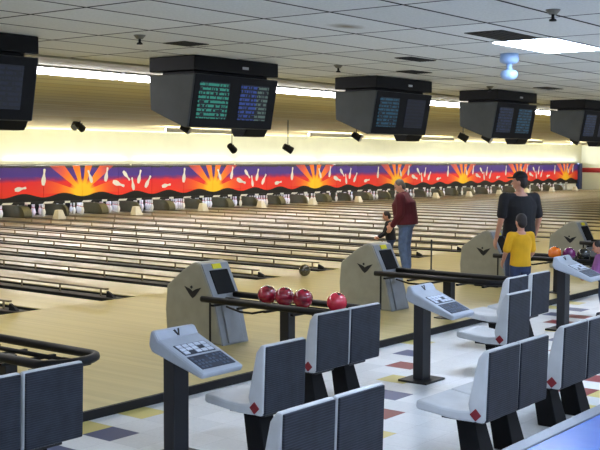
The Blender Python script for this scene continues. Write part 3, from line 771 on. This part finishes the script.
# ------------------------------------------------------------------ people
def remesh(o, vox, smooth=4):
    m = o.modifiers.new('r', 'REMESH'); m.mode = 'VOXEL'; m.voxel_size = vox
    s = o.modifiers.new('s', 'SMOOTH'); s.iterations = smooth; s.factor = .5
    dg = bpy.context.evaluated_depsgraph_get()
    me = bpy.data.meshes.new_from_object(o.evaluated_get(dg)); old = o.data
    me.name = old.name; o.modifiers.clear(); o.data = me
    for p in me.polygons: p.use_smooth = True
    return o
def person(loc, facing, S, label, shirt, trousers, shoes, hairm, pose, lean=0.0, headpitch=0.0, headyaw=0.0, sleeve='long', build=1.0, hairlen=0, cap=None, headscale=1.0, puff=0.0):
    """S scales a 1.75 m figure; pose gives elbows, wrists, knees and ankles in the figure's own frame (x right, y ahead)"""
    rz = math.atan2(-facing[0], facing[1])
    hipz = .93
    RL = Matrix.Translation((0, 0, hipz)) @ Matrix.Rotation(-lean, 4, 'X') @ Matrix.Translation((0, 0, -hipz))
    def U(p): return RL @ Vector(p)           # upper body leans about the hips
    b = build
    def torso(extra, z0, z1):
        R = [(.80, .155, .11), (.90, .172*b, .122*b), (1.0, .160*b, .125*b), (1.08, .152*b, .122*b), (1.18, .160*b, .122*b), (1.30, .175*b, .122*b), (1.38, .165*b, .108), (1.44, .12*b, .085), (1.49, .07, .065)]
        rg = []
        for z, rx, ry in R:
            if z < z0-1e-6 or z > z1+1e-6: continue
            l = lean if z > .95 else lean*.3
            c = U((0, 0, z)) if z > .93 else Vector((0, 0, z))
            rg.append((c, rx+extra, ry+extra, l))
        return rg
    sh = {s: U((s*.185*b, 0, 1.415)) for s in (-1, 1)}
    hp = {s: Vector((s*.09, 0, .90)) for s in (-1, 1)}
    el = {s: Vector(pose['el'][i]) for i, s in enumerate((-1, 1))}; wr = {s: Vector(pose['wr'][i]) for i, s in enumerate((-1, 1))}
    kn = {s: Vector(pose['kn'][i]) for i, s in enumerate((-1, 1))}; an = {s: Vector(pose['an'][i]) for i, s in enumerate((-1, 1))}
    head_c = U((0, .0, 1.50)); HM = Matrix.Translation(head_c) @ Matrix.Rotation(headyaw, 4, 'Z') @ Matrix.Rotation(-(lean+headpitch), 4, 'X')
    hs = headscale
    def HP(p): return HM @ (Vector(p)*hs)
    # --- body: one continuous surface
    m = MB(); m.loft(torso(0, .8, 1.49))
    m.capsule(U((0, -.005, 1.44)), HP((0, .0, .08)), .06, .055)
    def hell(c, rx, ry, rz_):
        n0 = len(m.bm.verts); m.sphere((0, 0, 0), 1, (rx, ry, rz_), 24, 16); m.bm.verts.ensure_lookup_table()
        for v in m.bm.verts[n0:]: v.co = HP(v.co+Vector(c))
    hell((0, .005, .145), .073, .092, .112); hell((0, .028, .085), .055, .064, .062)       # skull, jaw
    m.capsule(HP((0, .092, .125)), HP((0, .112, .10)), .010*hs, .014*hs)                      # nose
    m.capsule(HP((-.018, .082, .062)), HP((.018, .082, .062)), .009*hs, .009*hs)            # mouth
    for s in (-1, 1):
        hell((s*.077, -.005, .118), .010, .020, .030)                                       # ears
        m.capsule(sh[s], el[s], .052, .042); m.capsule(el[s], wr[s], .041, .028)
        m.capsule(U((s*.06, 0, 1.40)), sh[s], .07, .055)
        m.capsule(hp[s], kn[s], .085, .058); m.capsule(kn[s], an[s], .057, .038)
        d = (wr[s]-el[s]).normalized(); side = Vector((0, 1, 0)) if abs(d.y) < .8 else Vector((0, 0, 1))
        w = d.cross(side).normalized(); side = w.cross(d).normalized()
        pc = wr[s]+d*.05
        for k in range(4):
            q = side*(.03-.02*k); m.capsule(wr[s]+d*.015+q*.5, wr[s]+d*.09+q, .015, .012)
            fl = (.075, .085, .08, .06)[k]; cu = -w*s*.02 if s == 1 else w*.02
            m.capsule(wr[s]+d*.09+q, wr[s]+d*(.09+fl*.55)+q+w*(-s)*.012, .010, .009); m.capsule(wr[s]+d*(.09+fl*.55)+q+w*(-s)*.012, wr[s]+d*(.09+fl*.95)+q+w*(-s)*.035, .009, .008)
        m.capsule(wr[s]+d*.03+side*.022, wr[s]+d*.065+side*.052+w*(-s)*.01, .013, .011); m.capsule(wr[s]+d*.065+side*.052+w*(-s)*.01, wr[s]+d*.105+side*.05+w*(-s)*.022, .011, .009)
        m.capsule(an[s], an[s]+Vector((s*.01, .13, -.04)), .036, .028)
    body = m.build('person', [M['skin'], M['eye'], M['lip']])
    remesh(body, .0065, 3)
    eyes = [HP((s*.030, .088, .138)) for s in (-1, 1)]; lips = [HP((t_*.008, .09, .062)) for t_ in (-2, -1, 0, 1, 2)]
    for p in body.data.polygons:
        if any((p.center-e).length < .012*hs for e in eyes): p.material_index = 1
        elif any((p.center-e).length < .011*hs for e in lips): p.material_index = 2
    tag(body, label, 'person')
    # --- shirt
    m = MB(); m.loft(torso(.020+puff, .90, 1.49) if sleeve != 'tee' else torso(.024, .90, 1.44))
    for s in (-1, 1):
        m.capsule(U((s*.06, 0, 1.395)), sh[s], .085, .072)
        if sleeve == 'tee': m.capsule(sh[s], sh[s].lerp(el[s], .78), .075, .070)
        else: m.capsule(sh[s], el[s], .072+puff*.6, .060+puff*.5); m.capsule(el[s], el[s].lerp(wr[s], .93), .060+puff*.5, .044+puff*.3)
    if sleeve != 'tee': m.tube([U((0, -.012, 1.43)), U((0, -.008, 1.515))], .078, 14, .070)
    o = remesh(m.build('jacket' if sleeve != 'tee' else 'tee_shirt', shirt, body), .010, 4)
    # --- trousers
    m = MB(); m.loft(torso(.012, .80, 1.0))
    for s in (-1, 1):
        q = puff*.6; m.capsule(hp[s], kn[s], .105+q, .080+q); m.capsule(kn[s], an[s]+Vector((0, 0, .02)), .080+q, .068+q)
    remesh(m.build('trousers', trousers, body), .010, 4)
    for s in (-1, 1):
        m = MB(); a = an[s]
        m.capsule(a+Vector((0, -.03, -.03)), a+Vector((s*.012, .12, -.045)), .046, .040); m.capsule(a+Vector((s*.012, .12, -.045)), a+Vector((s*.016, .17, -.05)), .040, .032)
        m.box(a.x-.045+s*.008, a.x+.045+s*.008, a.y-.08, a.y+.19, a.z-.085, a.z-.062)
        remesh(m.build('shoe', shoes, body), .009, 2)
    # --- hair
    m = MB()
    def hh(c, rx, ry, rz_):
        n0 = len(m.bm.verts); m.sphere((0, 0, 0), 1, (rx, ry, rz_), 24, 14); m.bm.verts.ensure_lookup_table()
        for v in m.bm.verts[n0:]: v.co = HP(v.co+Vector(c))
    hh((0, -.012, .172), .082, .093, .095); hh((0, -.045, .125), .074, .065, .085)
    if hairlen: hh((0, -.06, .06), .075, .05, .10)
    remesh(m.build('hair', hairm, body), .010, 3)
    if cap:
        m = MB()
        n0 = len(m.bm.verts); m.sphere((0, 0, 0), 1, (.088, .102, .085), 24, 14); m.bm.verts.ensure_lookup_table()
        for v in m.bm.verts[n0:]:
            v.co.z = max(v.co.z, -.012); v.co = HP(v.co+Vector((0, -.004, .195)))
        n0 = len(m.bm.verts); m.sphere((0, 0, 0), 1, (.07, .085, .012), 20, 8); m.bm.verts.ensure_lookup_table()
        for v in m.bm.verts[n0:]: v.co = HP(v.co+Vector((0, .10, .185)))
        remesh(m.build('baseball_cap', cap, body), .008, 2)
    body.location = loc; body.rotation_euler = (0, 0, rz); body.scale = (S, S, S)
    return body
LEFT = (-.616, .788)     # towards the left of the photo
person((16.57, 10.46, 0), (-.40, .92), .98, 'man in maroon jacket and blue jeans standing side-on beside a ball return', M['maroon'], M['jeans'], M['shoe'], M['hair_grey'],
       dict(el=[(-.27, .07, 1.10), (.27, .10, 1.10)], wr=[(-.25, .22, .88), (.22, .27, .92)], kn=[(-.13, .03, .49), (.13, .03, .49)], an=[(-.15, -.04, .085), (.15, .0, .085)]),
       lean=.14, headpitch=.25, headyaw=.3, build=1.42, puff=.035)
person((17.0, 11.07, 0), (-.62, .78), .60, 'small child in dark clothes bending forward beside the man in maroon', M['black_cloth'], M['dark_jeans'], M['shoe'], M['hair'],
       dict(el=[(-.25, .20, 1.10), (.25, .20, 1.10)], wr=[(-.16, .38, .98), (.14, .40, .98)], kn=[(-.10, .06, .48), (.10, .06, .48)], an=[(-.12, -.02, .085), (.12, .0, .085)]),
       lean=.18, headpitch=.1, build=1.2, headscale=1.25)
person((14.12, 6.97, 0), (.5, .87), 1.08, 'man in black tee shirt and black cap standing with his back turned', M['black_cloth'], M['dark_jeans'], M['shoe_dark'], M['hair'],
       dict(el=[(-.30, -.02, 1.13), (.30, -.02, 1.13)], wr=[(-.31, .07, .88), (.30, .08, .87)], kn=[(-.11, .02, .49), (.11, .02, .49)], an=[(-.13, -.02, .085), (.13, -.02, .085)]),
       build=1.30, cap=M['black_cloth'], sleeve='tee', headyaw=.75)
person((13.10, 6.44, FLOOR), (.6, .8), .80, 'boy in yellow tee shirt standing in front of the man in black', M['yellow_cloth'], M['dark_jeans'], M['shoe'], M['hair'],
       dict(el=[(-.25, .05, 1.12), (.25, .05, 1.12)], wr=[(-.22, .22, .95), (.22, .22, .95)], kn=[(-.10, .02, .49), (.10, .02, .49)], an=[(-.11, -.02, .085), (.11, -.02, .085)]),
       build=.98, sleeve='tee', headscale=1.12)
person((14.06, 5.64, FLOOR), (-.5, .86), .58, 'little girl in a pink and purple jacket at the right edge', M['pink'], M['dark_jeans'], M['shoe_dark'], M['hair'],
       dict(el=[(-.26, .22, 1.05), (.26, .22, 1.05)], wr=[(-.20, .42, .95), (.20, .42, .95)], kn=[(-.10, .03, .49), (.10, .03, .49)], an=[(-.12, .0, .085), (.12, -.05, .085)]),
       lean=.22, build=1.25, puff=.02, hairlen=1, headscale=1.25)

# ------------------------------------------------------------------ world, camera, look
w = bpy.data.worlds.new('world'); scene.world = w; w.use_nodes = True
w.node_tree.nodes['Background'].inputs[0].default_value = (.74, .82, 1, 1); w.node_tree.nodes['Background'].inputs[1].default_value = .65
cd = bpy.data.cameras.new('camera'); cam = bpy.data.objects.new('camera', cd); COL.objects.link(cam)
cd.sensor_fit = 'HORIZONTAL'; cd.sensor_width = 36; cd.lens = FPX/600*36; cd.clip_end = 300
cam.matrix_world = Matrix((( rt.x, up.x, -fw.x, 0), (rt.y, up.y, -fw.y, 0), (rt.z, up.z, -fw.z, H), (0, 0, 0, 1)))
scene.camera = cam
vs = scene.view_settings
vs.view_transform = 'Standard'; vs.look = 'None'; vs.gamma = 1; vs.use_curve_mapping = False; vs.exposure = -0.2
